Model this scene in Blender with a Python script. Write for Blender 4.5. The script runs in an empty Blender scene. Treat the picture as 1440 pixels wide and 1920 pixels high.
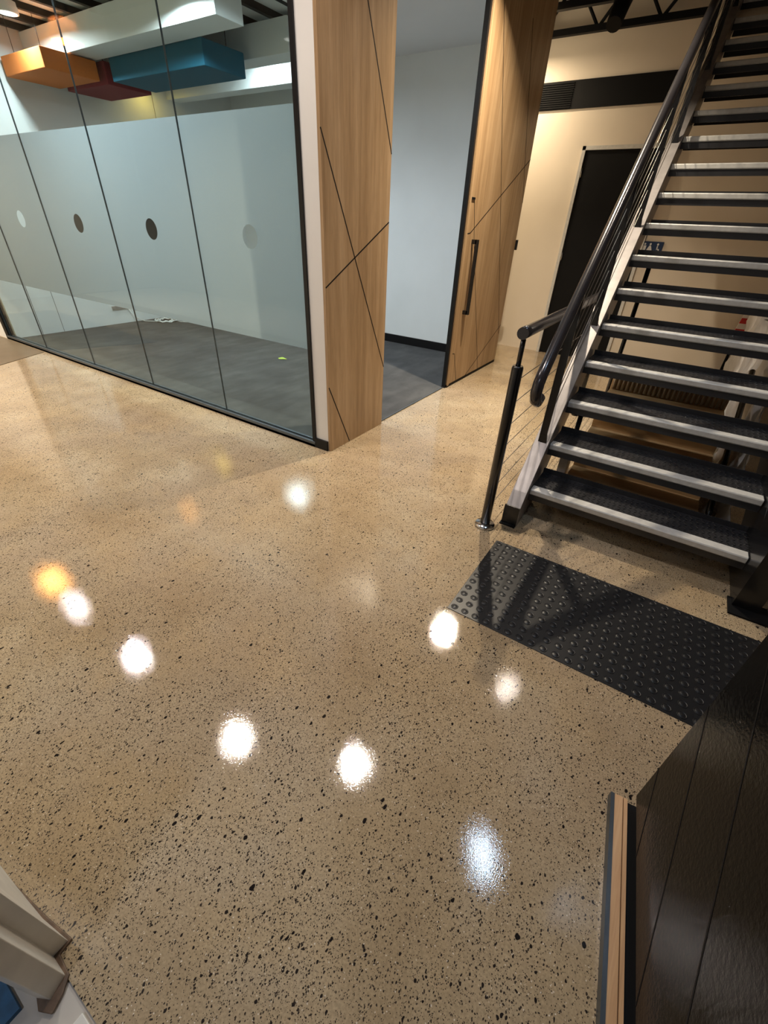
import bpy, math, random
from mathutils import Vector, Matrix
random.seed(7)
K = 1.424            # metres per layout unit (layout unit = eye height)
D = bpy.data
scene = bpy.context.scene
COL = scene.collection

# ------------------------------------------------------------------ camera
cam_d = D.cameras.new('camera'); cam = D.objects.new('camera', cam_d); COL.objects.link(cam)
cam_d.sensor_fit = 'VERTICAL'; cam_d.sensor_height = 36.0
cam_d.lens = 36.0 * 801.615 / 1920.0
cam_d.clip_start = 0.02; cam_d.clip_end = 60
_pi, _ro, _ya = 0.595567341, 0.0474508516, 0.556323027
def _basis():
    cp, sp = math.cos(_pi), math.sin(_pi)
    f = Vector((0, cp, -sp)); r = Vector((1, 0, 0)); u = r.cross(f)
    c, s = math.cos(_ro), math.sin(_ro)
    r2 = c*r + s*u; u2 = -s*r + c*u
    Z = Matrix.Rotation(_ya, 3, 'Z')
    return Z @ r2, Z @ u2, Z @ f
_r, _u, _f = _basis()
M = Matrix(((_r.x, _u.x, -_f.x, 0), (_r.y, _u.y, -_f.y, 0), (_r.z, _u.z, -_f.z, K), (0, 0, 0, 1)))
cam.matrix_world = M
scene.camera = cam

# ------------------------------------------------------------------ view, world, exposure
vs = scene.view_settings
vs.view_transform = 'Standard'; vs.look = 'None'; vs.gamma = 1.0; vs.exposure = 0.0
vs.use_curve_mapping = False
w = D.worlds.new('world'); scene.world = w; w.use_nodes = True
w.node_tree.nodes['Background'].inputs[0].default_value = (0.75, 0.82, 1.0, 1)
w.node_tree.nodes['Background'].inputs[1].default_value = 0.05

# ------------------------------------------------------------------ lamps (position in layout units, watts, colour, disc radius in m)
LAMP_Z = 2.25
LAMPS = [
    ('w1', (-4.05, .871), 18, (1.0, .92, .84), .032, 'small round white ceiling downlight nearest the glass wall\'s far end'),
    ('w2', (-3.02, .870), 20, (1.0, .92, .84), .038, 'round white ceiling downlight third from the entrance in the row beside the glass wall'),
    ('w3', (-1.75, .883), 19, (1.0, .90, .82), .055, 'bright round white ceiling downlight in front of the white pier'),
    ('w4', (-.91, 1.23), 19, (1.0, .90, .84), .055, 'bright round ceiling downlight above the open floor in front of the stair'),
    ('w7', (-5.6, -.05), 150, (1.0, .90, .70), .07, 'added unseen warm fill downlight far left in the hall, beyond the glass wall'),  # unseen lamp, added to make up the hall's illumination
    ('w8', (-3.6, -.80), 60, (1.0, .90, .76), .07, 'added unseen warm fill downlight on the entrance side of the hall, opposite the glass'),  # second added hall lamp, out of view, extra floor brightness
    ('w5', (-.94, 2.717), 62, (1.0, .86, .66), .03, 'round ceiling downlight above the floor between stair and timber sliding door'),
    ('w6', (-.218, 2.465), 3, (1.0, .88, .74), .03, 'small ceiling downlight directly above the steel stair'),
]
ROOM_LAMPS = [((-4.45, 2.12, 2.05), 26, (.86, .96, 1.0), .07, 'round lamp on the meeting room ceiling near the left wall'),
              ((-2.20, 2.25, 2.02), 24, (.76, .89, 1.0), .26, 'round lamp on the white plaster ceiling behind the doorway'),
              ((-2.95, 2.20, 2.0), 46, (.84, .94, 1.0), .17, 'added unseen fill lamp on the ribbed ceiling between the glass wall and the first bulkhead'),  # out of view, added to brighten first bulkhead, film and wall
              ((-3.52, 3.40, 2.07), 15, (.82, .93, 1.0), .22, 'round lamp on the ribbed ceiling between the two rear bulkheads')]

# ------------------------------------------------------------------ node helpers
def mat_new(name):
    m = D.materials.new(name); m.use_nodes = True
    nt = m.node_tree; b = nt.nodes['Principled BSDF']
    return m, nt, b
def N(nt, t, **kw):
    n = nt.nodes.new(t)
    for k, v in kw.items(): setattr(n, k, v)
    return n
def L(nt, a, b): nt.links.new(a, b)
def mth(nt, op, a, b=None, c=None, clamp=False):
    n = N(nt, 'ShaderNodeMath', operation=op); n.use_clamp = clamp
    for i, v in enumerate((a, b, c)):
        if v is None: continue
        if hasattr(v, 'type') and hasattr(v, 'is_linked'): L(nt, v, n.inputs[i])
        else: n.inputs[i].default_value = v
    return n.outputs[0]
def pos(nt, scale=(1, 1, 1), rot=(0, 0, 0)):
    g = N(nt, 'ShaderNodeNewGeometry'); mp = N(nt, 'ShaderNodeMapping')
    mp.inputs['Scale'].default_value = scale; mp.inputs['Rotation'].default_value = rot
    L(nt, g.outputs['Position'], mp.inputs['Vector']); return mp.outputs[0]
def noise(nt, vec, scale, detail=3, rough=.5):
    n = N(nt, 'ShaderNodeTexNoise'); n.inputs['Scale'].default_value = scale
    n.inputs['Detail'].default_value = detail; n.inputs['Roughness'].default_value = rough
    L(nt, vec, n.inputs['Vector']); return n
def ramp(nt, fac, stops):
    r = N(nt, 'ShaderNodeValToRGB'); e = r.color_ramp.elements
    while len(e) < len(stops): e.new(.5)
    for i, (p, c) in enumerate(stops):
        e[i].position = p; e[i].color = (c[0], c[1], c[2], 1) if hasattr(c, '__len__') else (c, c, c, 1)
    L(nt, fac, r.inputs[0]); return r.outputs[0]
def mixc(nt, fac, a, b, bt='MIX'):
    n = N(nt, 'ShaderNodeMix', data_type='RGBA', blend_type=bt)
    if hasattr(fac, 'is_linked'): L(nt, fac, n.inputs[0])
    else: n.inputs[0].default_value = fac
    for i, v in ((6, a), (7, b)):
        if hasattr(v, 'is_linked'): L(nt, v, n.inputs[i])
        else: n.inputs[i].default_value = (*v, 1)
    return n.outputs[2]
def bump(nt, b, h, strength, dist):
    n = N(nt, 'ShaderNodeBump'); n.inputs['Strength'].default_value = strength; n.inputs['Distance'].default_value = dist
    L(nt, h, n.inputs['Height']); L(nt, n.outputs[0], b.inputs['Normal'])
def simple(name, col, rough=.5, metal=0, nscale=0, namp=.08, bstr=0, bscale=60, spec=.5, coat=0):
    m, nt, b = mat_new(name)
    b.inputs['Roughness'].default_value = rough; b.inputs['Metallic'].default_value = metal
    b.inputs['Specular IOR Level'].default_value = spec; b.inputs['Coat Weight'].default_value = coat
    p = pos(nt)
    n = noise(nt, p, nscale or 9, 4)
    c = ramp(nt, n.outputs[0], [(.3, [x*(1-namp) for x in col]), (.7, [min(1, x*(1+namp)) for x in col])])
    L(nt, c, b.inputs['Base Color'])
    if bstr:
        n2 = noise(nt, p, bscale, 3); bump(nt, b, n2.outputs[0], bstr, .002)
    return m
def emis(name, col, s):
    m = D.materials.new(name); m.use_nodes = True; nt = m.node_tree; nt.nodes.clear()
    e = N(nt, 'ShaderNodeEmission'); e.inputs[0].default_value = (*col, 1); e.inputs[1].default_value = s
    o = N(nt, 'ShaderNodeOutputMaterial'); L(nt, e.outputs[0], o.inputs[0]); return m

# ---- polished concrete with dark aggregate
def concrete():
    m, nt, b = mat_new('polished_concrete')
    p = pos(nt)
    warp = noise(nt, p, 60, 2)
    va = N(nt, 'ShaderNodeVectorMath', operation='MULTIPLY_ADD')
    L(nt, warp.outputs[1], va.inputs[0]); va.inputs[1].default_value = (.008,)*3; L(nt, p, va.inputs[2])
    pw = va.outputs[0]
    big = noise(nt, p, 1.7, 5, .6); mid = noise(nt, p, 6, 4, .6); fine = noise(nt, p, 160, 2, .6)
    base = ramp(nt, big.outputs[0], [(.32, (.310, .222, .128)), (.5, (.405, .305, .185)), (.68, (.49, .395, .262))])
    base = mixc(nt, ramp(nt, noise(nt, p, .9, 4, .6).outputs[0], [(.42, 0), (.62, .5)]), base, (.355, .275, .20))
    base = mixc(nt, ramp(nt, noise(nt, p, 2.6, 5, .65).outputs[0], [(.5, 0), (.72, .6)]), base, (.46, .335, .19))
    base = mixc(nt, .35, base, ramp(nt, fine.outputs[0], [(.3, .30), (.7, .85)]), 'OVERLAY')
    dens = ramp(nt, noise(nt, p, 3.3, 3).outputs[0], [(.32, .0), (.7, 1.0)])
    out = base
    def chips(scale, keep, size, col, stretch=(1, 1, 1), usedens=True):
        nonlocal out
        mp = N(nt, 'ShaderNodeMapping'); mp.inputs['Scale'].default_value = stretch
        mp.inputs['Rotation'].default_value = (0, 0, .6); L(nt, pw, mp.inputs['Vector'])
        v = N(nt, 'ShaderNodeTexVoronoi', voronoi_dimensions='2D'); v.inputs['Scale'].default_value = scale
        L(nt, mp.outputs[0], v.inputs['Vector'])
        sx = N(nt, 'ShaderNodeSeparateColor'); L(nt, v.outputs['Color'], sx.inputs[0])
        thr = mth(nt, 'MULTIPLY', sx.outputs[1], size)
        inside = mth(nt, 'SMOOTH_MIN', 1.0, mth(nt, 'MULTIPLY', mth(nt, 'SUBTRACT', thr, v.outputs['Distance']), 18), .1)
        inside = mth(nt, 'MAXIMUM', inside, 0)
        k = keep
        if usedens: k = mth(nt, 'MULTIPLY_ADD', dens, keep*.9, keep*.45)
        kk = mth(nt, 'LESS_THAN', sx.outputs[0], k)
        f = mth(nt, 'MULTIPLY', inside, kk, clamp=True)
        out = mixc(nt, f, out, col)
    chips(330, .36, .50, (.085, .062, .045))
    chips(190, .30, .50, (.045, .034, .027), (1.12, .9, 1))
    chips(100, .13, .44, (.024, .019, .017), (1.2, .9, 1))
    chips(46, .04, .34, (.016, .013, .012), (1.25, .85, 1))
    chips(210, .05, .4, (.70, .60, .47), usedens=False)
    L(nt, out, b.inputs['Base Color'])
    rr = ramp(nt, mid.outputs[0], [(.3, .035), (.7, .06)]); L(nt, rr, b.inputs['Roughness'])
    b.inputs['Specular IOR Level'].default_value = .62
    h = mth(nt, 'ADD', mth(nt, 'MULTIPLY', noise(nt, p, 330, 1, .5).outputs[0], 1.0), mth(nt, 'MULTIPLY', noise(nt, p, 130, 2).outputs[0], .6))
    bump(nt, b, h, .085, .0012)
    return m

def wood(name, cols, axis='z', rough=.38, scale=1.0):
    m, nt, b = mat_new(name)
    st = {'z': (1, 1, .045), 'y': (1, .045, 1), 'x': (.045, 1, 1)}[axis]
    p = pos(nt, st)
    g1 = noise(nt, p, 28*scale, 6, .62); g2 = noise(nt, p, 5*scale, 3, .5); g3 = noise(nt, p, 160*scale, 3, .7)
    f = mth(nt, 'ADD', mth(nt, 'MULTIPLY', g1.outputs[0], .55), mth(nt, 'MULTIPLY', g2.outputs[0], .45))
    c = ramp(nt, f, [(.36, cols[0]), (.5, cols[1]), (.64, cols[2])])
    c = mixc(nt, .30, c, ramp(nt, g3.outputs[0], [(.3, .30), (.7, .75)]), 'OVERLAY')
    L(nt, c, b.inputs['Base Color']); b.inputs['Roughness'].default_value = rough
    bump(nt, b, g3.outputs[0], .08, .001)
    return m

def checker_plate():
    m, nt, b = mat_new('checker_plate_black')
    b.inputs['Base Color'].default_value = (.024, .024, .027, 1); b.inputs['Roughness'].default_value = .34
    b.inputs['Specular IOR Level'].default_value = .6
    p = pos(nt, (38, 38, 38)); s = N(nt, 'ShaderNodeSeparateXYZ'); L(nt, p, s.inputs[0])
    fx, fy = mth(nt, 'FLOOR', s.outputs[0]), mth(nt, 'FLOOR', s.outputs[1])
    u = mth(nt, 'SUBTRACT', mth(nt, 'SUBTRACT', s.outputs[0], fx), .5)
    v = mth(nt, 'SUBTRACT', mth(nt, 'SUBTRACT', s.outputs[1], fy), .5)
    par = mth(nt, 'MODULO', mth(nt, 'ABSOLUTE', mth(nt, 'ADD', fx, fy)), 2)
    sg = mth(nt, 'SUBTRACT', mth(nt, 'MULTIPLY', par, 2), 1)
    a = mth(nt, 'ADD', u, mth(nt, 'MULTIPLY', v, sg)); c = mth(nt, 'SUBTRACT', u, mth(nt, 'MULTIPLY', v, sg))
    q = mth(nt, 'SQRT', mth(nt, 'ADD', mth(nt, 'POWER', mth(nt, 'MULTIPLY', a, 1.35), 2), mth(nt, 'POWER', mth(nt, 'MULTIPLY', c, 4.2), 2)))
    h = mth(nt, 'SUBTRACT', 1.0, q, clamp=True)
    ge = N(nt, 'ShaderNodeNewGeometry'); sz = N(nt, 'ShaderNodeSeparateXYZ'); L(nt, ge.outputs['True Normal'], sz.inputs[0])
    h = mth(nt, 'MULTIPLY', h, mth(nt, 'GREATER_THAN', mth(nt, 'ABSOLUTE', sz.outputs[2]), .7))
    bump(nt, b, h, 1.0, .012)
    return m

def film():
    m = D.materials.new('frosted_film'); m.use_nodes = True; nt = m.node_tree; nt.nodes.clear()
    o = N(nt, 'ShaderNodeOutputMaterial')
    d = N(nt, 'ShaderNodeBsdfDiffuse'); d.inputs[0].default_value = (.36, .375, .385, 1)
    t = N(nt, 'ShaderNodeBsdfTranslucent'); t.inputs[0].default_value = (.415, .455, .485, 1)
    gl = N(nt, 'ShaderNodeBsdfGlossy'); gl.inputs[0].default_value = (1, 1, 1, 1); gl.inputs[1].default_value = .25
    m1 = N(nt, 'ShaderNodeMixShader'); m1.inputs[0].default_value = .66
    L(nt, d.outputs[0], m1.inputs[1]); L(nt, t.outputs[0], m1.inputs[2])
    m2 = N(nt, 'ShaderNodeMixShader'); m2.inputs[0].default_value = .012
    L(nt, m1.outputs[0], m2.inputs[1]); L(nt, gl.outputs[0], m2.inputs[2]); L(nt, m2.outputs[0], o.inputs[0])
    return m
def glass():
    m = D.materials.new('clear_glass'); m.use_nodes = True; nt = m.node_tree; nt.nodes.clear()
    o = N(nt, 'ShaderNodeOutputMaterial')
    t = N(nt, 'ShaderNodeBsdfTransparent'); t.inputs[0].default_value = (.90, .955, .93, 1)
    g = N(nt, 'ShaderNodeBsdfGlossy'); g.inputs[1].default_value = .015
    ge = N(nt, 'ShaderNodeNewGeometry'); dp = N(nt, 'ShaderNodeVectorMath', operation='DOT_PRODUCT')
    L(nt, ge.outputs['Normal'], dp.inputs[0]); L(nt, ge.outputs['Incoming'], dp.inputs[1])
    c1 = mth(nt, 'SUBTRACT', 1.0, mth(nt, 'ABSOLUTE', dp.outputs['Value']), clamp=True)
    fr = mth(nt, 'MULTIPLY_ADD', mth(nt, 'POWER', c1, 5), .80, .022)
    mx = N(nt, 'ShaderNodeMixShader'); L(nt, fr, mx.inputs[0])
    L(nt, t.outputs[0], mx.inputs[1]); L(nt, g.outputs[0], mx.inputs[2]); L(nt, mx.outputs[0], o.inputs[0])
    return m

def carpet():
    m, nt, b = mat_new('charcoal_carpet')
    p = pos(nt); a = noise(nt, p, 2.2, 4, .6); f = noise(nt, p, 420, 2, .8)
    st = noise(nt, pos(nt, (1, .3, 1), (0, 0, .5)), 9, 3)
    c = ramp(nt, a.outputs[0], [(.3, (.040, .040, .042)), (.7, (.074, .073, .073))])
    c = mixc(nt, .5, c, ramp(nt, st.outputs[0], [(.35, .35), (.65, .65)]), 'OVERLAY')
    c = mixc(nt, .5, c, ramp(nt, f.outputs[0], [(.3, .25), (.7, .8)]), 'OVERLAY')
    L(nt, c, b.inputs['Base Color']); b.inputs['Roughness'].default_value = .95
    bump(nt, b, f.outputs[0], .5, .003); return m

def glossy_black():
    m, nt, b = mat_new('black_gloss_boards')
    b.inputs['Base Color'].default_value = (.004, .0035, .003, 1); b.inputs['Roughness'].default_value = .13
    b.inputs['Specular IOR Level'].default_value = .10
    p = pos(nt); n = noise(nt, p, 95, 3, .6)
    bump(nt, b, n.outputs[0], .36, .0030); return m

def plastic_sheet():
    m, nt, b = mat_new('white_plastic')
    n = noise(nt, pos(nt), 4, 5, .6)
    L(nt, ramp(nt, n.outputs[0], [(.35, (.52, .50, .48)), (.65, (.72, .71, .70))]), b.inputs['Base Color'])
    b.inputs['Roughness'].default_value = .35; return m

def stripes(name, a, bcol, per, axis=2):
    m, nt, b = mat_new(name)
    s = N(nt, 'ShaderNodeSeparateXYZ'); L(nt, pos(nt), s.inputs[0])
    f = mth(nt, 'GREATER_THAN', mth(nt, 'FRACT', mth(nt, 'MULTIPLY', s.outputs[axis], 1/per)), .5)
    L(nt, mixc(nt, f, a, bcol), b.inputs['Base Color']); b.inputs['Roughness'].default_value = .4; return m

MT = dict(
    concrete=concrete(), film=film(), glass=glass(), carpet=carpet(), checker=checker_plate(), gloss=glossy_black(),
    oak=wood('oak_veneer', [(.30, .185, .092), (.40, .26, .138), (.485, .33, .19)]),
    ply=wood('timber_strip', [(.45, .25, .12), (.58, .34, .17), (.68, .42, .23)], 'y', .4),
    crate=wood('orange_timber', [(.50, .30, .13), (.62, .39, .18), (.70, .46, .23)], 'x', .5),
    white=simple('white_paint', (.76, .74, .71), .6, nscale=2, namp=.03),
    cream=simple('cream_paint', (.80, .70, .57), .6, nscale=2, namp=.03),
    room_white=simple('cool_white_paint', (.76, .79, .80), .6, nscale=2, namp=.03),
    plaster=simple('white_plaster', (.78, .79, .80), .7, nscale=2, namp=.02),
    bulk=simple('bulkhead_white', (.80, .83, .83), .5, nscale=3, namp=.03),
    deck=simple('deck_grey', (.72, .74, .74), .6, nscale=3),
    black=simple('black_satin', (.006, .006, .007), .40, spec=.3),
    blackp=simple('black_powder_coat', (.008, .008, .009), .26, spec=.5, coat=.1),
    blackm=simple('black_matte', (.0045, .0045, .005), .6, spec=.2),
    rubber=simple('rubber_black', (.011, .0115, .0135), .36, nscale=30, spec=.45),
    steel=simple('painted_steel_grey', (.30, .275, .265), .40, metal=.35, nscale=14, namp=.12, bstr=.1),
    rail=simple('handrail_gunmetal', (.050, .046, .050), .22, metal=.5, spec=.8),
    alu=simple('brushed_aluminium', (.66, .65, .62), .40, metal=.15, nscale=40, namp=.08),
    track=simple('dark_aluminium', (.10, .115, .13), .35, metal=.6),
    wire=simple('steel_wire', (.16, .14, .12), .3, metal=.8),
    chrome=simple('chrome', (.6, .6, .6), .15, metal=1),
    blue=simple('blue_acoustic_felt', (.008, .115, .19), .9, nscale=60),
    red=simple('maroon_felt', (.20, .010, .025), .9, nscale=60),
    orange=simple('orange_felt', (.62, .17, .025), .9, nscale=60),
    hallceil=simple('dark_ceiling', (.09, .08, .072), .8),
    hallwall=simple('hall_wall', (.52, .47, .41), .7, nscale=1.5),
    screen=simple('screen_black', (.012, .010, .010), .25),
    cable=simple('white_cable', (.82, .82, .80), .4),
    leaf=simple('leaf_green', (.42, .55, .08), .6),
    signblue=simple('sign_blue', (.008, .03, .10), .4),
    signwhite=simple('sign_white', (.8, .8, .8), .5),
    upvc=simple('white_frame', (.74, .70, .63), .38, nscale=12, namp=.08),
    seal=simple('brown_sealant', (.14, .085, .05), .6, nscale=40, namp=.4, bstr=.6),
    bluemat=simple('blue_mat', (.015, .09, .20), .6, nscale=30, namp=.3),
    brownpatch=simple('flat_brown', (.16, .115, .07), .45, nscale=6), slat=simple('slat_brown', (.30, .23, .15), .6),
    sheet=plastic_sheet(),
    redwhite=stripes('red_white_stripes', (.55, .02, .02), (.8, .75, .7), .11),
    lens=emis('lamp_lens', (1, .95, .9), 6.0), lens_soft=emis('lamp_lens_soft', (.85, .95, 1), 3.0), lens_orange=emis('lamp_lens_orange', (1, .42, .08), 30.0),
    lens_blue=emis('lamp_lens_blue', (.6, .8, 1), 10.0), lens_amber=emis('lamp_lens_amber', (1, .66, .12), 9.0),
)

# ------------------------------------------------------------------ geometry helpers (layout units in, metres out)
def mm(x): return x/1000.0/K
class MB:
    def __init__(s): s.v = []; s.f = []; s.sm = []
    def add(s, vs_, fs, smooth=False):
        o = len(s.v); s.v += [Vector(v) for v in vs_]; s.f += [tuple(o+i for i in f) for f in fs]; s.sm += [smooth]*len(fs); return s
    def box(s, x0, x1, y0, y1, z0, z1):
        x0, x1 = sorted((x0, x1)); y0, y1 = sorted((y0, y1)); z0, z1 = sorted((z0, z1))
        v = [(x0, y0, z0), (x1, y0, z0), (x1, y1, z0), (x0, y1, z0), (x0, y0, z1), (x1, y0, z1), (x1, y1, z1), (x0, y1, z1)]
        return s.add(v, [(0, 3, 2, 1), (4, 5, 6, 7), (0, 1, 5, 4), (1, 2, 6, 5), (2, 3, 7, 6), (3, 0, 4, 7)])
    def obox(s, a, b, side, up, w0, w1, h0, h1):
        """box along a->b, cross-section side*[w0,w1], up*[h0,h1]"""
        a, b, side, up = map(Vector, (a, b, side, up)); v = []
        for e in (a, b):
            for (ww, hh) in ((w0, h0), (w1, h0), (w1, h1), (w0, h1)): v.append(e + side*ww + up*hh)
        return s.add(v, [(0, 3, 2, 1), (4, 5, 6, 7), (0, 1, 5, 4), (1, 2, 6, 5), (2, 3, 7, 6), (3, 0, 4, 7)])
    def prism(s, poly, ext):
        """poly = list of 3d points, extruded by vector ext"""
        n = len(poly); p = [Vector(q) for q in poly]; e = Vector(ext)
        return s.add(p + [q+e for q in p], [tuple(range(n))[::-1], tuple(range(n, 2*n))] + [(i, (i+1) % n, n+(i+1) % n, n+i) for i in range(n)])
    def tube(s, pts, r, seg=12, caps=True, r1=None):
        pts = [Vector(p) for p in pts]; n = len(pts); vs_ = []; fs = []
        t0 = (pts[1]-pts[0]).normalized(); ref = Vector((0, 0, 1)) if abs(t0.z) < .9 else Vector((1, 0, 0))
        nrm = t0.cross(ref).normalized()
        for i, p in enumerate(pts):
            t = (pts[min(i+1, n-1)]-pts[max(i-1, 0)]).normalized()
            nrm = (nrm - t*nrm.dot(t)).normalized(); bn = t.cross(nrm)
            rr = r if r1 is None else r + (r1-r)*i/(n-1)
            for k in range(seg):
                a = 2*math.pi*k/seg; vs_.append(p + nrm*math.cos(a)*rr + bn*math.sin(a)*rr)
        for i in range(n-1):
            for k in range(seg):
                fs.append((i*seg+k, i*seg+(k+1) % seg, (i+1)*seg+(k+1) % seg, (i+1)*seg+k))
        s.add(vs_, fs, True)
        if caps:
            o = len(s.v)-n*seg
            s.f += [tuple(o+k for k in range(seg))[::-1], tuple(o+(n-1)*seg+k for k in range(seg))]; s.sm += [False, False]
        return s
    def lathe(s, c, prof, seg=24, smooth=True, rx=1, ry=1):
        vs_ = []; fs = []; n = len(prof); c = Vector(c)
        for (r, z) in prof:
            for k in range(seg):
                a = 2*math.pi*k/seg; vs_.append(c + Vector((r*rx*math.cos(a), r*ry*math.sin(a), z)))
        for i in range(n-1):
            for k in range(seg): fs.append((i*seg+k, i*seg+(k+1) % seg, (i+1)*seg+(k+1) % seg, (i+1)*seg+k))
        s.add(vs_, fs, smooth)
        o = len(s.v)-n*seg
        if prof[0][0] > 1e-6: s.f.append(tuple(o+k for k in range(seg))[::-1]); s.sm.append(False)
        if prof[-1][0] > 1e-6: s.f.append(tuple(o+(n-1)*seg+k for k in range(seg))); s.sm.append(False)
        return s
    def build(s, name, mat, parent=None, bevel=0, loc=None):
        me = D.meshes.new(name)
        off = Vector((0, 0, 0))
        p = parent
        while p is not None: off += p.location; p = p.parent
        if loc is None and parent is None:
            xs = [v.x for v in s.v]; ys = [v.y for v in s.v]; zs = [v.z for v in s.v]
            loc = ((min(xs)+max(xs))/2*K, (min(ys)+max(ys))/2*K, min(zs)*K)
        l = Vector(loc)-off if loc is not None else Vector((0, 0, 0))
        me.from_pydata([tuple(v*K - off - l) for v in s.v], [], s.f); me.update()
        for poly, q in zip(me.polygons, s.sm): poly.use_smooth = q
        import bmesh
        bm = bmesh.new(); bm.from_mesh(me); bmesh.ops.recalc_face_normals(bm, faces=bm.faces); bm.to_mesh(me); bm.free()
        me.materials.append(MT[mat]); o = D.objects.new(name, me); COL.objects.link(o)
        o.location = l
        if parent: o.parent = parent
        if bevel:
            md = o.modifiers.new('bevel', 'BEVEL'); md.width = bevel/1000; md.segments = 2; md.limit_method = 'ANGLE'; md.angle_limit = .6
        return o
def BX(*a): return MB().box(*a)
def tag(o, label=None, cat=None, group=None, kind=None):
    if label: o['label'] = label
    if cat: o['category'] = cat
    if group: o['group'] = group
    if kind: o['kind'] = kind
    return o
def thing(name, label, cat, loc, group=None):
    o = D.objects.new(name, None); COL.objects.link(o); o.location = Vector(loc)*K; o.empty_display_size = .05
    return tag(o, label, cat, group)
def struct(name, mb, mat, parent=None, bevel=0, label=None):
    o = mb.build(name, mat, parent, bevel)
    if parent is None: o['kind'] = 'structure'
    if label: o['label'] = label
    return o

# ================================================================== THE SETTING
YG = 1.566        # glass plane
XW = -1.31        # timber wall plane
struct('floor', BX(-7.2, 1.6, -.131, 4.58, -.08, 0), 'concrete')
struct('floor_outside', BX(-7.2, 1.6, -1.4, -.131, -.08, -.004), 'hallwall')
struct('floor_carpet', BX(-5.0, -2.62, 1.60, 4.42, 0, .003).box(-2.62, -1.335, 1.60, 3.90, 0, .003), 'carpet')
struct('ceiling', BX(-7.2, 1.6, -1.4, 4.58, 2.95, 3.0), 'hallceil')
struct('wall_far', BX(-5.0, 1.6, 4.55, 4.63, 0, 2.95), 'cream')
struct('wall_right', BX(1.5, 1.6, -1.4, 4.55, 0, 2.95), 'hallwall')
struct('wall_left', BX(-7.3, -7.2, -1.4, 4.58, 0, 2.95), 'hallwall')
struct('wall_back', BX(-7.2, 1.6, -1.5, -1.4, 0, 2.95), 'hallwall')
struct('wall_hall_left', BX(-7.2, -5.045, 1.55, 1.65, 0, 2.95), 'white')
# meeting room shell
rl = struct('wall_room_left', BX(-5.045, -4.97, 1.60, 4.42, 0, 2.95), 'room_white')
j = MB()
for y in (1.81, 1.995, 3.44): j.box(-4.97, -4.9685, y-mm(2), y+mm(2), 0 if y < 3 else 1.60, .7 if y < 3 else 1.95)
j.build('panel_joint', 'black', rl)
struct('wall_room_back', BX(-4.97, -2.62, 4.40, 4.47, 0, 2.95), 'room_white')
struct('wall_room_return', BX(-2.62, -1.335, 3.862, 3.93, 0, 2.95), 'room_white')
struct('wall_room_side', BX(-2.66, -2.62, 3.88, 4.47, 0, 2.95), 'room_white')
struct('ceiling_plaster', BX(-2.56, -1.33, 1.60, 3.88, 2.035, 2.075), 'plaster')
dk = struct('ceiling_deck', BX(-4.97, -2.56, 1.60, 4.40, 2.12, 2.15), 'deck')
b_ = MB(); x = -4.93
while x < -2.6:
    b_.box(x, x+.034, 1.60, 4.40, 2.085, 2.12); x += .245
b_.build('batten', 'blackm', dk)
struct('wall_glass_header', BX(-5.045, -1.33, 1.55, 1.60, 2.06, 2.95), 'white')
struct('baseboard_room', BX(-2.62, -1.346, 3.850, 3.862, 0, .075), 'black')
struct('baseboard_room_side', BX(-2.62, -2.608, 3.868, 4.40, 0, .06), 'black')
# white bulkheads hung in the meeting room
for (x0, x1, y0, y1, z0, z1, lb) in ((-4.97, -2.745, 2.40, 2.60, 1.918, 2.085, 'long white ceiling bulkhead nearest the glass wall'),
                                 (-4.97, -2.82, 3.05, 3.22, 1.915, 2.085, 'white ceiling bulkhead behind the blue acoustic box'),
                                 (-4.97, -2.66, 3.60, 3.74, 1.905, 2.085, 'white ceiling bulkhead nearest the back wall of the meeting room')):
    tag(BX(x0, x1, y0, y1, z0, z1).build('ceiling_bulkhead', 'bulk', bevel=3), lb, 'bulkhead', 'white bulkheads under the meeting room ceiling')
# pier between glass and doorway, header over the doorway
struct('wall_pier', BX(-1.405, -1.325, 1.556, 2.03, 0, 2.95), 'white')
struct('baseboard_pier', BX(-1.408, -1.326, 1.546, 1.556, 0, .052), 'black')
struct('wall_door_header', BX(-1.42, -1.325, 2.03, 2.885, 2.06, 2.95), 'white')
struct('wall_door_side', BX(-1.345, -1.326, 2.925, 3.856, 0, 2.95), 'white')
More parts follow.
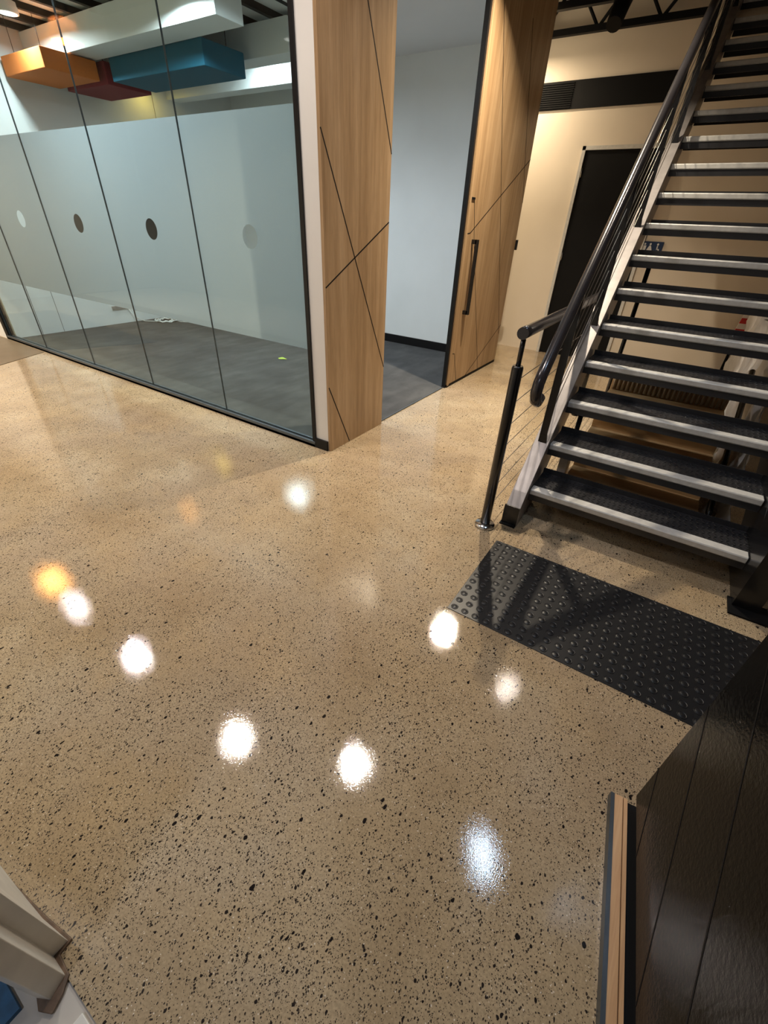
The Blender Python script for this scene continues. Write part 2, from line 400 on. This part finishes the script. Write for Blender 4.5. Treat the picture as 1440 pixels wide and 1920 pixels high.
# glazing: five panes with film
joints = [-1.425, -2.12, -2.857, -3.594, -4.331, -4.995]
dots = [-1.751, -2.49, -3.221, -3.961, -4.70]
ZF0, ZF1 = .488, 1.342
def pane(i):
    x1, x0 = joints[i]-mm(1.5), joints[i+1]+mm(1.5)
    g = D.objects.new('window_%d' % (i+1), None); COL.objects.link(g); g.location = Vector(((x0+x1)/2, YG, .03))*K; g['kind'] = 'structure'
    BX(x0, x1, YG-mm(5), YG+mm(5), .03, 2.03).build('glass_pane', 'glass', g)
    # seam edge
    BX(x0-mm(1.8), x0, YG-mm(6), YG+mm(6), .03, 2.03).build('pane_edge', 'track', g)
    # film with a round cut-out
    y = YG+mm(6.5); cx, cz, r = dots[i], .921, .047; n = 48; v = []; f = []
    xs0, xs1 = x0, x1
    for k in range(n):
        a = 2*math.pi*k/n; c, s = math.cos(a), math.sin(a)
        v.append((cx+r*c, y, cz+r*s))
        t = min(((xs1-cx)/c if c > 1e-9 else ((xs0-cx)/c if c < -1e-9 else 9e9)), ((ZF1-cz)/s if s > 1e-9 else ((ZF0-cz)/s if s < -1e-9 else 9e9)))
        v.append((cx+t*c, y, cz+t*s))
    # corner vertices to keep the rectangle
    cor = [(xs1, ZF1), (xs0, ZF1), (xs0, ZF0), (xs1, ZF0)]
    cang = [math.atan2(z-cz, xx-cx) % (2*math.pi) for xx, z in cor]
    for k in range(n):
        k2 = (k+1) % n; a0 = 2*math.pi*k/n; a1 = 2*math.pi*(k+1)/n
        face = [2*k, 2*k+1]
        for (xx, z), ca in zip(cor, cang):
            if a0 < ca < a1: v.append((xx, y, z)); face.append(len(v)-1)
        face += [2*k2+1, 2*k2]; f.append(tuple(face))
    MB().add(v, f).build('frosted_film', 'film', g)
for i in range(5): pane(i)
tr = struct('trim_1', BX(-5.02, -1.408, YG-.022, YG-.008, 0, .030).box(-5.02, -1.408, YG+.008, YG+.022, 0, .030).box(-5.02, -1.408, YG-.022, YG+.022, 0, .016), 'track', bevel=2)
struct('trim_2', BX(-1.425, -1.405, YG-.018, YG+.020, .0, 2.06), 'black')
struct('trim_3', BX(-5.045, -4.995, YG-.018, YG+.020, .0, 2.06), 'black')
struct('trim_4', BX(-5.045, -1.405, YG-.018, YG+.020, 2.03, 2.06), 'black')
struct('trim_5', BX(-1.345, -1.318, 2.885, 2.925, 0, 2.06), 'black')
struct('trim_6', BX(-1.42, -1.33, 2.028, 2.04, 0, 2.06), 'black')
struct('trim_7', BX(-1.337, -1.329, 2.04, 2.885, 0, .006), 'track')

# ---- timber clad pier panel with diagonal grooves (grooves cut as dark inlays, sitting in the face)
def groove(mb, X, a, b, wd=mm(8), dep=mm(1.2)):
    a = Vector((X, a[0], a[1])); b = Vector((X, b[0], b[1])); t = (b-a).normalized(); s = Vector((1, 0, 0)).cross(t).normalized()
    mb.obox(a, b, s, (1, 0, 0), -wd/2, wd/2, -dep, dep*.5)
def panel_set(root, y0, y1, X, lines, ztop, z0=0, thick=.015):
    BX(X-thick, X, y0, y1, z0, ztop).build('timber_face', 'oak', root, bevel=1.5)
    g = MB()
    for a, b in lines: groove(g, X, a, b)
    g.build('groove', 'blackm', root)
tp = thing('timber_wall_panel', 'oak veneer wall panel with crossing dark diagonal grooves on the white pier', 'wall panel', (XW-.007, 1.793, 0))
panel_set(tp, 1.556, 2.03, XW, [((1.557, 1.27), (2.029, .335)), ((2.029, 1.0), (1.557, .76)), ((1.557, .335), (1.714, .004)),
                               ((2.029, 1.245), (1.557, 2.23)), ((1.557, 2.4), (2.029, 2.62))], 2.9)
sd = thing('timber_sliding_door', 'oak veneer door leaf with angled grooves and long black pull handle', 'door', (XW-.007, 3.37, 0))
panel_set(sd, 2.93, 3.86, XW, [((2.931, .96), (2.972, .963)), ((2.972, .963), (3.86, 1.41)), ((2.931, .238), (2.965, .232)), ((2.965, .232), (3.05, .025)),
                               ((3.22, .022), (3.86, .31)), ((3.05, .92), (3.47, .022)), ((3.05, .92), (2.975, 1.13)), ((3.029, 1.95), (3.84, .24)),
                               ((3.47, 2.0), (3.86, 1.16)), ((3.029, 1.95), (3.029, 2.88))], 2.9, z0=.022)
BX(XW-.012, XW-.002, 2.90, 3.86, 0, .020).build('bottom_rail', 'blackm', sd)
BX(XW-.014, XW+.001, 2.905, 2.93, .012, 2.9).build('edge_strip', 'oak', sd)
MB().obox((XW+.001, 2.93, 1.138), (XW+.001, 2.975, 1.138), (0, 0, 1), (1, 0, 0), -.006, .006, 0, .004).build('latch_plate', 'black', sd)
h = MB(); hx = XW+.034
h.box(hx-.009, hx+.009, 3.01, 3.032, .49, .93); h.box(XW, hx, 3.01, 3.032, .905, .93); h.box(XW, hx, 3.01, 3.032, .49, .515)
h.build('pull_handle', 'blackp', sd, bevel=1)
rd = thing('card_reader', 'small black card reader box on the far end of the timber wall', 'card reader', (XW+.008, 3.875, .86))
BX(XW-.02, XW+.012, 3.862, 3.885, .858, .925).build('reader_body', 'black', rd, bevel=2)

# ---- far wall details
dr = D.objects.new('door_1', None); COL.objects.link(dr); dr.location = Vector((-.81, 4.54, 0))*K; dr['kind'] = 'structure'
BX(-1.105, -.51, 4.535, 4.549, .005, 1.53).build('door_leaf', 'blackm', dr)
fr = MB().box(-1.13, -1.105, 4.52, 4.549, 0, 1.555).box(-.51, -.485, 4.52, 4.549, 0, 1.555).box(-1.13, -.485, 4.52, 4.549, 1.53, 1.555)
fr.build('door_frame', 'alu', dr)
hg = MB()
for z in (.22, .78, 1.36): hg.tube([(-1.10, 4.530, z), (-1.10, 4.530, z+.06)], .006, 8)
hg.build('hinge', 'chrome', dr)
vt = thing('air_grille', 'long black air grille band high on the far wall', 'grille', (-1.07, 4.54, 1.78))
BX(-1.62, -.60, 4.535, 4.549, 1.782, 1.943).build('grille_plate', 'blackm', vt)
g = MB()
for k in range(12): g.box(-1.60, -1.30, 4.525, 4.537, 1.79+k*.0125, 1.7945+k*.0125)
g.build('slat', 'blackm', vt)
sg = thing('toilet_sign', 'small dark blue toilet sign with white figures beside the dark door', 'sign', (-.42, 4.545, .86))
BX(-.50, -.345, 4.54, 4.549, .868, .955).build('sign_plate', 'signblue', sg)
def pict(cx, kind):
    m = MB(); y = 4.5385; z = .885; s_ = .9
    m.prism([(cx+.008*math.cos(a)*s_, y, z+.052+.008*math.sin(a)) for a in [i*math.pi/6 for i in range(12)]], (0, .002, 0))
    if kind == 'man': m.prism([(cx-.013, y, z+.042), (cx+.013, y, z+.042), (cx+.013, y, z+.02), (cx+.008, y, z+.0), (cx-.008, y, z+.0), (cx-.013, y, z+.02)], (0, .002, 0))
    elif kind == 'woman': m.prism([(cx-.006, y, z+.042), (cx+.006, y, z+.042), (cx+.019, y, z+.012), (cx+.006, y, z), (cx-.006, y, z), (cx-.019, y, z+.012)], (0, .002, 0))
    else:
        m.box(cx-.004, cx+.004, y, y+.002, z+.018, z+.042); m.box(cx-.004, cx+.014, y, y+.002, z+.016, z+.023); m.box(cx+.01, cx+.018, y, y+.002, z+.002, z+.02)
        m.prism([(cx-.004+.016*math.cos(a), y, z+.010+.010*math.sin(a)) for a in [math.pi+i*math.pi/8 for i in range(9)]], (0, .002, 0))
    return m
pict(-.475, 'man').build('pictogram', 'signwhite', sg); pict(-.435, 'woman').build('pictogram', 'signwhite', sg); pict(-.382, 'chair').build('pictogram', 'signwhite', sg)

# ---- ceiling trusses near the far wall
def truss(Y, z0, z1, x0, x1, lb, off=0):
    t = thing('roof_truss', lb, 'truss', ((x0+x1)/2, Y, z0), 'black steel trusses below the ceiling')
    BX(x0, x1, Y-.02, Y+.02, z0, z0+.035).build('bottom_chord', 'blackm', t)
    BX(x0, x1, Y-.02, Y+.02, z1, z1+.035).build('top_chord', 'blackm', t)
    wb = MB(); x = x0+off; up = True
    while x < x1-.2:
        a, b = (x, Y, z0+.02), (x+.2, Y, z1+.02)
        if not up: a, b = (x, Y, z1+.02), (x+.2, Y, z0+.02)
        wb.tube([a, b], .011, 6); x += .2; up = not up
    wb.build('web', 'blackm', t)
    BX(x1-.035, x1, Y-.02, Y+.02, z0, z1+.035).build('end_post', 'blackm', t)
truss(4.46, 2.165, 2.42, -2.9, -.50, 'black steel truss along the far wall, closest to it', .1)
truss(4.12, 2.20, 2.46, -2.9, -.30, 'black steel truss one bay in front of the far wall')
fs = thing('track_spotlight', 'dark spotlight head hanging from the black truss', 'spotlight', (-.98, 4.03, 2.12))
MB().tube([(-.98, 4.10, 2.21), (-.98, 4.05, 2.15), (-.98, 3.98, 2.06)], .055, 16, r1=.045).build('lamp_head', 'blackm', fs)
MB().tube([(-.98, 4.10, 2.36), (-.98, 4.09, 2.2)], .01, 8).build('bracket', 'blackm', fs)

# ---- hall lamps
def disc_light(parent, loc, watts, colr, rad, spread=170):
    ld = D.lights.new('lamp_light', 'AREA'); ld.shape = 'DISK'; ld.size = rad*2; ld.energy = watts; ld.color = colr; ld.spread = math.radians(spread)
    o = D.objects.new('lamp_light', ld); COL.objects.link(o); o.location = loc
    if parent: o.parent = parent; o.location = Vector(loc)-parent.location
    return o
def downlight(p, watts, colr, rad, lb, grp, lens='lens', stem=0, spread=170):
    t = thing('ceiling_downlight', lb, 'ceiling light', p, grp)
    c = Vector(p); r = rad/K
    MB().lathe(c, [(r*1.25, 0), (r*1.3, .004), (r*1.3, .055), (r*.8, .065)], 24).build('lamp_housing', 'signwhite' if stem == 0 else 'black', t)
    MB().lathe(c+Vector((0, 0, -.001)), [(.0001, 0), (r*1.1, 0), (r*1.1, .0008)], 24, False).build('lamp_lens', lens, t)
    if stem: MB().tube([c+Vector((0, 0, .06)), c+Vector((0, 0, stem))], .006, 8).build('lamp_stem', 'black', t)
    disc_light(t, (c+Vector((0, 0, -.006)))*K, watts, colr, rad, spread)
    return t
for n_, (x, y), wts, c_, r_, lb in LAMPS:
    downlight((x, y, LAMP_Z), wts, c_, r_, lb, 'pendant downlights in the hall', stem=.69, spread={'w7': 150, 'w4': 152}.get(n_, 118))
for p_, wts, c_, r_, lb in ROOM_LAMPS:
    downlight(p_, wts, c_, r_, lb, 'lamps inside the meeting room', lens='lens_soft')
downlight((-.30, -.75, 2.25), 12, (.72, .82, 1.0), .06, 'added unseen cool fill downlight above the entrance, closest to the door frame', 'pendant downlights in the hall', stem=.69, spread=140)  # unseen, added to lift the white jamb and cool the near floor
# orange lamp near the glass wall
t = thing('orange_pendant', 'orange glowing pendant lamp hanging in the hall near the glass wall', 'pendant lamp', (-4.15, .825, 1.93))
MB().lathe((-4.15, .825, 1.93), [(.095, 0), (.11, .02), (.07, .10), (.02, .12)], 28).build('lamp_shade', 'orange', t)
MB().lathe((-4.15, .825, 1.929), [(.0001, 0), (.09, 0), (.09, .0006)], 24, False).build('lamp_lens', 'lens_orange', t)
MB().tube([(-4.15, .825, 2.04), (-4.15, .825, 2.94)], .005, 8).build('lamp_cord', 'black', t)
disc_light(t, Vector((-4.15, .825, 1.925))*K, 9, (1, .40, .08), .13)
# cool rectangular lamp above the entrance side
t = thing('cool_batten_light', 'short bluish white batten lamp hanging above the mat', 'batten lamp', (.069, 1.247, 2.25))
tt = Vector((-.55, .83, 0)).normalized(); ss = Vector((tt.y, -tt.x, 0))
MB().obox(Vector((.069, 1.247, 2.25))-tt*.10, Vector((.069, 1.247, 2.25))+tt*.10, ss, (0, 0, 1), -.03, .03, 0, .03).build('lamp_housing', 'signwhite', t)
MB().obox(Vector((.069, 1.247, 2.25))-tt*.095, Vector((.069, 1.247, 2.25))+tt*.095, ss, (0, 0, 1), -.027, .027, -.003, 0).build('lamp_lens', 'lens_blue', t)
ld = D.lights.new('lamp_light', 'AREA'); ld.shape = 'RECTANGLE'; ld.size = .09; ld.size_y = .30; ld.energy = 3; ld.color = (.55, .75, 1); ld.spread = math.radians(120)
lo = D.objects.new('lamp_light', ld); COL.objects.link(lo); lo.parent = t; lo.location = (0, 0, -.012); lo.rotation_euler = (0, 0, math.atan2(-tt.x, tt.y))
MB().tube([(.069, 1.247, 2.28), (.069, 1.247, 2.94)], .005, 8).build('lamp_stem', 'black', t)
# warm lamp in the recess beside the far wall and amber lamp in the room
downlight((-1.72, 4.20, 2.10), 24, (1.0, .80, .55), .06, 'warm downlight in the recess behind the timber sliding door', 'pendant downlights in the hall', stem=.80, spread=178)
downlight((-4.80, 3.33, 1.955), .2, (1.0, .70, .15), .12, 'small amber lamp low on the meeting room ceiling', 'lamps inside the meeting room', lens='lens_amber', stem=.12)

# ---- acoustic boxes hung in the meeting room
def abox(x0, x1, y0, y1, z0, z1, mat, lb):
    t = thing('acoustic_box', lb, 'acoustic box', ((x0+x1)/2, (y0+y1)/2, z0), 'coloured acoustic boxes under the meeting room ceiling')
    BX(x0, x1, y0, y1, z0, z1).build('felt_box', mat, t, bevel=6)
    for xx in (x0+.1, x1-.1):
        for yy in (y0+.06, y1-.06): MB().tube([(xx, yy, z1-.01), (xx, yy, 2.12)], .0022, 6).build('hanging_wire', 'black', t)
abox(-4.24, -3.175, 2.63, 2.98, 1.80, 1.93, 'blue', 'blue felt acoustic box hanging behind the glass wall')
abox(-4.90, -4.30, 2.62, 2.98, 1.79, 1.92, 'red', 'maroon felt acoustic box hanging left of the blue one')
abox(-4.93, -4.33, 2.20, 2.58, 1.80, 1.91, 'orange', 'orange felt box mimicking orange lamp glow, nearest the glass, left of the maroon one')  # orange colour stands in for orange lamp glow beside the maroon box

# ---- things in the meeting room
tv = thing('wall_screen', 'black wall-mounted screen seen through the round film cut-outs', 'screen', (-4.95, 2.78, .60))
BX(-4.965, -4.93, 2.25, 3.30, .60, 1.18).build('screen_body', 'black', tv, bevel=3)
BX(-4.931, -4.929, 2.265, 3.285, .615, 1.165).build('screen_face', 'screen', tv)
so = thing('power_outlet', 'grey power outlet low on the white room wall above the coiled cable', 'power outlet', (-4.96, 2.59, .13))
BX(-4.97, -4.955, 2.50, 2.68, .14, .172).build('outlet_plate', 'steel', so)
cb = MB()
pts = []
for k in range(150):
    a = k/149*2*math.pi*5.3; rr = .085+.018*math.sin(k*.33)+.012*math.sin(k*.77)
    pts.append((-4.76+rr*1.15*math.cos(a)+.01*math.sin(k*.2), 2.93+rr*1.05*math.sin(a), .008+.014*abs(math.sin(k*.9))))
pts += [(-4.62, 3.02, .006), (-4.52, 3.08, .006), (-4.42, 3.10, .006)]
pre = [(-4.955, 2.66, .14), (-4.93, 2.70, .05), (-4.90, 2.78, .008)]
cb.tube(pre+pts, .0042, 6)
tag(cb.build('cable_coil', 'cable'), 'coiled white cable lying on the dark carpet by the wall', 'cable')
lf = MB(); lf.add([(-2.79, 2.66, .006), (-2.75, 2.685, .012), (-2.70, 2.675, .008), (-2.725, 2.645, .010), (-2.76, 2.64, .006), (-2.745, 2.662, .02)], [(0, 1, 5), (1, 2, 5), (2, 3, 5), (3, 4, 5), (4, 0, 5), (0, 4, 3, 2, 1)])
tag(lf.build('leaf', 'leaf'), 'small yellow-green leaf lying on the carpet behind the glass', 'leaf')

# ================================================================== STAIR
Y0, G, R0, X0 = 1.582, .1808, .1307, -.294
SH = -.00436
XR = .440
NT = 17
def sx(y): return SH/G*(y-Y0)
st = thing('steel_staircase', 'black steel open-riser staircase with checker plate treads and light nosings', 'staircase', (.07, 1.5, 0))
first = None
for k in range(NT):
    y = Y0+k*G; z = R0*(k+1); dx = SH*k; xa, xb = X0+dx, XR+dx
    if k == 0:
        mb = MB()
        mb.box(xa, xb, y+mm(4), y+.185, z-mm(6), z)                       # plate
        mb.box(xa, xb, y+mm(4), y+mm(9), z-mm(70), z-mm(6))               # front turn-down
        mb.box(xa, xb, y+.180, y+.185, z-mm(50), z+mm(28))                # back upstand
        tr_ = mb.build('tread', 'checker', st, loc=Vector(((xa+xb)/2, y, z))*K)
        nb = MB(); P = [(y-mm(2), z+mm(3)), (y+mm(52), z+mm(3)), (y+mm(52), z), (y+mm(4), z), (y+mm(4), z-mm(32)), (y-mm(2), z-mm(32)), (y-mm(6), z-mm(26)), (y-mm(6), z-mm(3))]
        nb.prism([(xa+mm(4), a, b) for a, b in P], (xb-xa-mm(8), 0, 0))
        nb_ = nb.build('nosing', 'alu', tr_, bevel=1.5); nb_['label'] = 'light aluminium nosing'
        first = (tr_, nb_); base_loc = tr_.location.copy()
    else:
        c = first[0].copy(); COL.objects.link(c); c.parent = st; c.location = base_loc + Vector((dx, k*G, k*R0))*K
        n = first[1].copy(); COL.objects.link(n); n.parent = c
# stringers: channel with wide top flange
def stringer(xi, xo, lab, mt='steel'):
    sl = R0/G; yend = Y0+NT*G; top = lambda y: R0+.004+(y-Y0)*sl + .03
    dpt = .20
    def X(x, y): return x+sx(y)
    ys = Y0-.098
    zt = .085
    prof = [(ys, 0), (ys, zt), (Y0-.045, top(Y0-.045)), (yend, top(yend)), (yend, top(yend)-dpt), (Y0+.13, 0)]
    mb = MB(); n = len(prof)
    v = [(X(xi, a), a, b) for a, b in prof] + [(X(xo, a), a, b) for a, b in prof]
    mb.add(v, [tuple(range(n)), tuple(range(n, 2*n))[::-1]] + [(i, (i+1) % n, n+(i+1) % n, n+i) for i in range(n)])
    mb.build('stringer', mt, st, bevel=2)
stringer(X0, X0-.058, 'l')
stringer(XR+.002, XR+.058, 'r', 'blackp')
BX(X0-.062, X0-.0, Y0-.115, Y0-.09, 0, .006).build('foot_plate', 'blackm', st)
BX(XR-.01, XR+.10, Y0-.15, Y0-.06, 0, .006).build('foot_plate', 'blackm', st)
# black end caps of the stringers
MB().box(X0-.059, X0+.001, Y0-.104, Y0-.097, 0, .088).build('stringer_cap', 'blackp', st)
MB().prism([(XR, Y0-.104, 0), (XR, Y0-.104, .25), (XR, Y0+.10, .42), (XR, Y0+.16, .0)], (.07, 0, 0)).build('stringer_cap', 'blackp', st)
# balustrade
XB = X0-.030; zr0 = .735; sl = R0/G
def rl_(y): return Vector((XB+sx(y), y, zr0+(y-Y0)*sl))
rp = [rl_(4.62)] + [rl_(y) for y in (4, 3, 2.2, 1.6, 1.46)]
e = rl_(1.44)
rp += [e+Vector((0, -.012, -.012)), e+Vector((0, -.030, -.036)), e+Vector((0, -.036, -.066)), e+Vector((0, -.022, -.094)), e+Vector((0, .006, -.108)), e+Vector((0, .030, -.098))]
hr = MB().tube(rp, mm(26), 18); hr.build('handrail', 'rail', st)
posts = [1.736, 2.26, 2.78, 3.30, 3.82, 4.34]
for y in posts:
    zb = R0+.034+(y-Y0)*sl; top = rl_(y)
    MB().box(top.x-mm(20), top.x+mm(20), y-mm(6), y+mm(6), zb-.02, top.z-mm(16)).build('baluster_post', 'blackp', st)
    MB().prism([(top.x-mm(21), y-mm(8), zb+.03), (top.x+mm(21), y-mm(8), zb+.03), (top.x+mm(30), y-mm(8), zb-.01), (top.x+mm(10), y-mm(8), zb-.055)], (0, mm(16), 0)).build('post_bracket', 'blackp', st)
for k in range(7):
    f = (k+1)/8
    a, b = rl_(posts[0]), rl_(posts[-1]); 
    zb = lambda y: R0+.034+(y-Y0)*sl
    a = Vector((a.x, a.y, zb(a.y)+(a.z-zb(a.y))*f)); b = Vector((b.x, b.y, zb(b.y)+(b.z-zb(b.y))*f))
    MB().tube([a, b], mm(2.2), 8).build('balustrade_wire', 'wire', st)

# level guard rail left of the stair
XG = -.400; YGp = 1.418
gr = thing('guard_rail', 'black tubular guard rail post with round flange and level wires left of the stair', 'guard rail', (XG, YGp, 0))
MB().lathe((XG, YGp, 0), [(.040, 0), (.040, .008), (.036, .013), (.026, .015), (.022, .018)], 28).build('base_flange', 'chrome', gr)
MB().lathe((XG, YGp, .012), [(.0185, 0), (.0185, .615), (.016, .622)], 20).build('post', 'blackp', gr)
MB().lathe((XG, YGp, .63), [(.008, 0), (.008, .085)], 14).build('post_spigot', 'blackp', gr)
MB().tube([(XG, YGp-.022, .735), (XG, YGp+.02, .735), (XG, 2.95, .735)], .0185, 18).build('top_rail', 'rail', gr)
MB().lathe((XG, 2.95, 0), [(.0185, 0), (.0185, .73)], 16).build('post', 'blackp', gr)
for k in range(7):
    z = .085+k*.0825
    MB().tube([(XG, YGp, z), (XG, 2.95, z)], mm(2.2), 6).build('guard_wire', 'wire', gr)

# ---- under the stair
u = thing('timber_step_unit', 'low orange-brown stepped timber unit stored under the stair', 'timber steps', (.04, 2.1, 0))
for (z, ya, yb) in ((.08, 1.86, 2.03), (.20, 2.03, 2.26), (.31, 2.26, 2.58)):
    BX(-.215, .305, ya, yb, 0, z).build('step_block', 'crate', u, bevel=3)
BX(-.215, .305, 2.58, 2.66, 0, .40).build('back_board', 'crate', u, bevel=3)
rib = MB()
for k in range(24): rib.tube([(-.20+k*.0213, 2.572, .315), (-.20+k*.0213, 2.572, .405)], .0078, 8)
rb = thing('ribbed_mat', 'rolled-out dark ribbed slat mat leaning on the back of the timber steps', 'mat', (.05, 2.572, .31))
rib.build('slat', 'slat', rb)
for (x, y, z) in ((-.255, 2.10, .345), (-.238, 2.76, .875)):
    tag(MB().lathe((x, y, 0), [(.011, 0), (.011, z)], 12).build('prop_post', 'blackp'), 'slim black upright post under the stair, %s' % ('nearer the first treads' if y < 2.5 else 'further back behind the timber steps'), 'post')
tag(MB().tube([(.335, 1.76, .012), (.335, 2.60, .50)], .012, 10).build('leaning_bar', 'blackp'), 'black steel bar leaning up under the stair beside the white sheet', 'bar')
# white plastic sheet
sh = MB(); nu, nv = 70, 16; v = []; f = []
for i in range(nu+1):
    for j_ in range(nv+1):
        y = 1.80+2.58*i/nu; zt = min(.62, max(.03, R0*.3+(y-Y0)*sl-.14)); z = zt*j_/nv
        x = .398+.012*math.sin(y*31+z*9)+.007*math.sin(y*57-z*23)+.006*math.sin(z*40+y*11)
        v.append((x, y, z+.002))
for i in range(nu):
    for j_ in range(nv):
        a = i*(nv+1)+j_; f.append((a, a+1, a+nv+2, a+nv+1))
o = MB().add(v, f, True).build('plastic_sheet', 'sheet'); md = o.modifiers.new('thick', 'SOLIDIFY'); md.thickness = .004
tag(o, 'crumpled white plastic sheet hanging under the right side of the stair', 'plastic sheet')
tag(BX(-.262, -.225, 1.90, 1.985, .0, .20).build('pale_board', 'sheet', bevel=2), 'narrow pale grey board standing under the lowest treads', 'board')
br = thing('barrier_post', 'red and white striped barrier board standing against the far wall', 'barrier board', (.39, 4.48, 0))
MB().prism([(.345, 4.46, .40), (.43, 4.46, .40), (.45, 4.46, .58), (.365, 4.46, .58)], (0, .02, 0)).build('striped_board', 'redwhite', br)
BX(.37, .39, 4.48, 4.50, 0, .5).build('board_leg', 'blackm', br)
BX(.33, .45, 4.44, 4.53, 0, .02).build('board_foot', 'blackm', br)

# ================================================================== TACTILE MAT
tm = thing('tactile_mat', 'black rubber tactile mat with rows of round studs at the foot of the stair', 'mat', (.099, 1.137, 0))
mx0, mx1, my0, my1 = -.322, .520, .922, 1.350
BX(mx0, mx1, my0, my1, 0, mm(3)).build('mat_base', 'rubber', tm, bevel=1)
studs = MB(); nx, ny = 24, 12
for i in range(nx):
    for j_ in range(ny):
        cx = mx0+(i+.5)*(mx1-mx0)/nx; cy = my0+(j_+.5)*(my1-my0)/ny; r = mm(16.5)
        studs.lathe((cx, cy, mm(3)), [(r, 0), (r*.985, mm(1.3)), (r*.93, mm(1.9)), (r*.87, mm(1.3)), (r*.84, mm(.7)), (r*.70, mm(.7)), (r*.66, mm(1.1)), (r*.02, mm(1.3))], 20)
studs.build('stud_pattern', 'rubber', tm)

# ================================================================== COUNTER (black diagonal boards)
A = Vector((.244, .640, 0)); T = Vector((.120, -.993, 0)).normalized(); Nn = Vector((-T.y, T.x, 0))  # Nn points right/away
ct = thing('black_counter', 'black glossy counter clad in diagonal grooved boards on the right', 'counter', tuple(A+T*.5+Nn*.25))
def P(s, z, o=0): return A+T*s+Nn*o+Vector((0, 0, z))
LEN, HT, DEP = 1.15, .80, .42
MB().prism([P(0, .046), P(LEN, .046), P(LEN, HT), P(0, HT)], Nn*DEP).build('counter_body', 'gloss', ct, bevel=1.5)
MB().prism([P(0.004, 0, .022), P(LEN, 0, .022), P(LEN, .047, .022), P(0.004, .047, .022)], Nn*(DEP-.03)).build('kick_plate', 'blackm', ct)
MB().prism([P(-.01, HT, -.02), P(LEN, HT, -.02), P(LEN, HT+.025, -.02), P(-.01, HT+.025, -.02)], Nn*(DEP+.04)).build('counter_top', 'black', ct, bevel=2)
gm = MB(); c0 = .162; sp = .2045
cc = c0
while cc < LEN+HT:
    # line s + z = cc within [0,LEN]x[.046,HT]
    s0 = max(0, cc-HT); z0 = cc-s0; s1 = min(LEN, cc-.047); z1 = cc-s1
    a, b = P(s0, z0), P(s1, z1); t_ = (b-a).normalized(); sd_ = t_.cross(Nn).normalized()
    gm.obox(a, b, sd_, -Nn, -mm(2.2), mm(2.2), -mm(2), mm(.6)); cc += sp
gm.build('board_groove', 'blackm', ct)
kb = thing('counter_skirting', 'narrow timber skirting strip with black front edge at the counter foot', 'skirting', tuple(A+T*.5-Nn*.02))
zs = .020
for (o0, o1, mt_, nm, hh) in ((-.040, -.0325, 'track', 'front_edge', zs+.001), (-.0323, -.0165, 'ply', 'timber_strip', zs), (-.0145, -.0075, 'ply', 'timber_strip', zs), (-.0165, -.0145, 'blackm', 'strip_gap', zs-.005)):
    MB().prism([P(.0, 0, o0), P(LEN, 0, o0), P(LEN, hh, o0), P(0, hh, o0)], Nn*(o1-o0)).build(nm, mt_, kb)
MB().prism([P(.0, 0, -.0075), P(LEN, 0, -.0075), P(LEN, .008, -.0075), P(0, .008, -.0075)], Nn*.0290).build('strip_gap', 'blackm', kb)

# ================================================================== ENTRANCE DOOR FRAME (lower left)
df = D.objects.new('door_2', None); COL.objects.link(df); df.location = Vector((-.55, -.15, 0))*K; df['kind'] = 'structure'
jp = [(-.90, -.137), (-.66, -.125), (-.566, -.119), (-.503, -.109), (-.503, -.131), (-.466, -.131), (-.457, -.156), (-.475, -.166), (-.52, -.166), (-.90, -.19)]
MB().prism([(a, b, 0) for a, b in jp], (0, 0, 1.6)).build('door_jamb', 'upvc', df, bevel=1.5)
sl_ = MB(); 
rnd = random.Random(3)
pp = [(-.71, -.131), (-.56, -.1135), (-.50, -.104), (-.497, -.124), (-.462, -.127), (-.449, -.142), (-.440, -.162), (-.46, -.172), (-.50, -.16), (-.71, -.16)]
sl_.prism([(a, b, 0) for a, b in pp], (0, 0, .004)).build('sealant_bead', 'seal', df, bevel=2)
BX(-.405, 1.0, -.175, -.136, -.004, .004).build('door_sill', 'upvc', df, bevel=2)
tag(BX(-1.0, -.485, -.55, -.185, -.004, .006).build('door_mat', 'bluemat'), 'dark blue doormat outside the white entrance jamb', 'doormat')
tag(MB().prism([(-6.2, .7, 0), (-4.0, .80, 0), (-4.33, 1.535, 0), (-6.2, 1.535, 0)], (0, 0, .003)).build('brown_floor_patch', 'brownpatch'), 'flat brown floor patch at the far left end of the glass wall', 'mat')  # thin brown patch laid on the floor at the far left
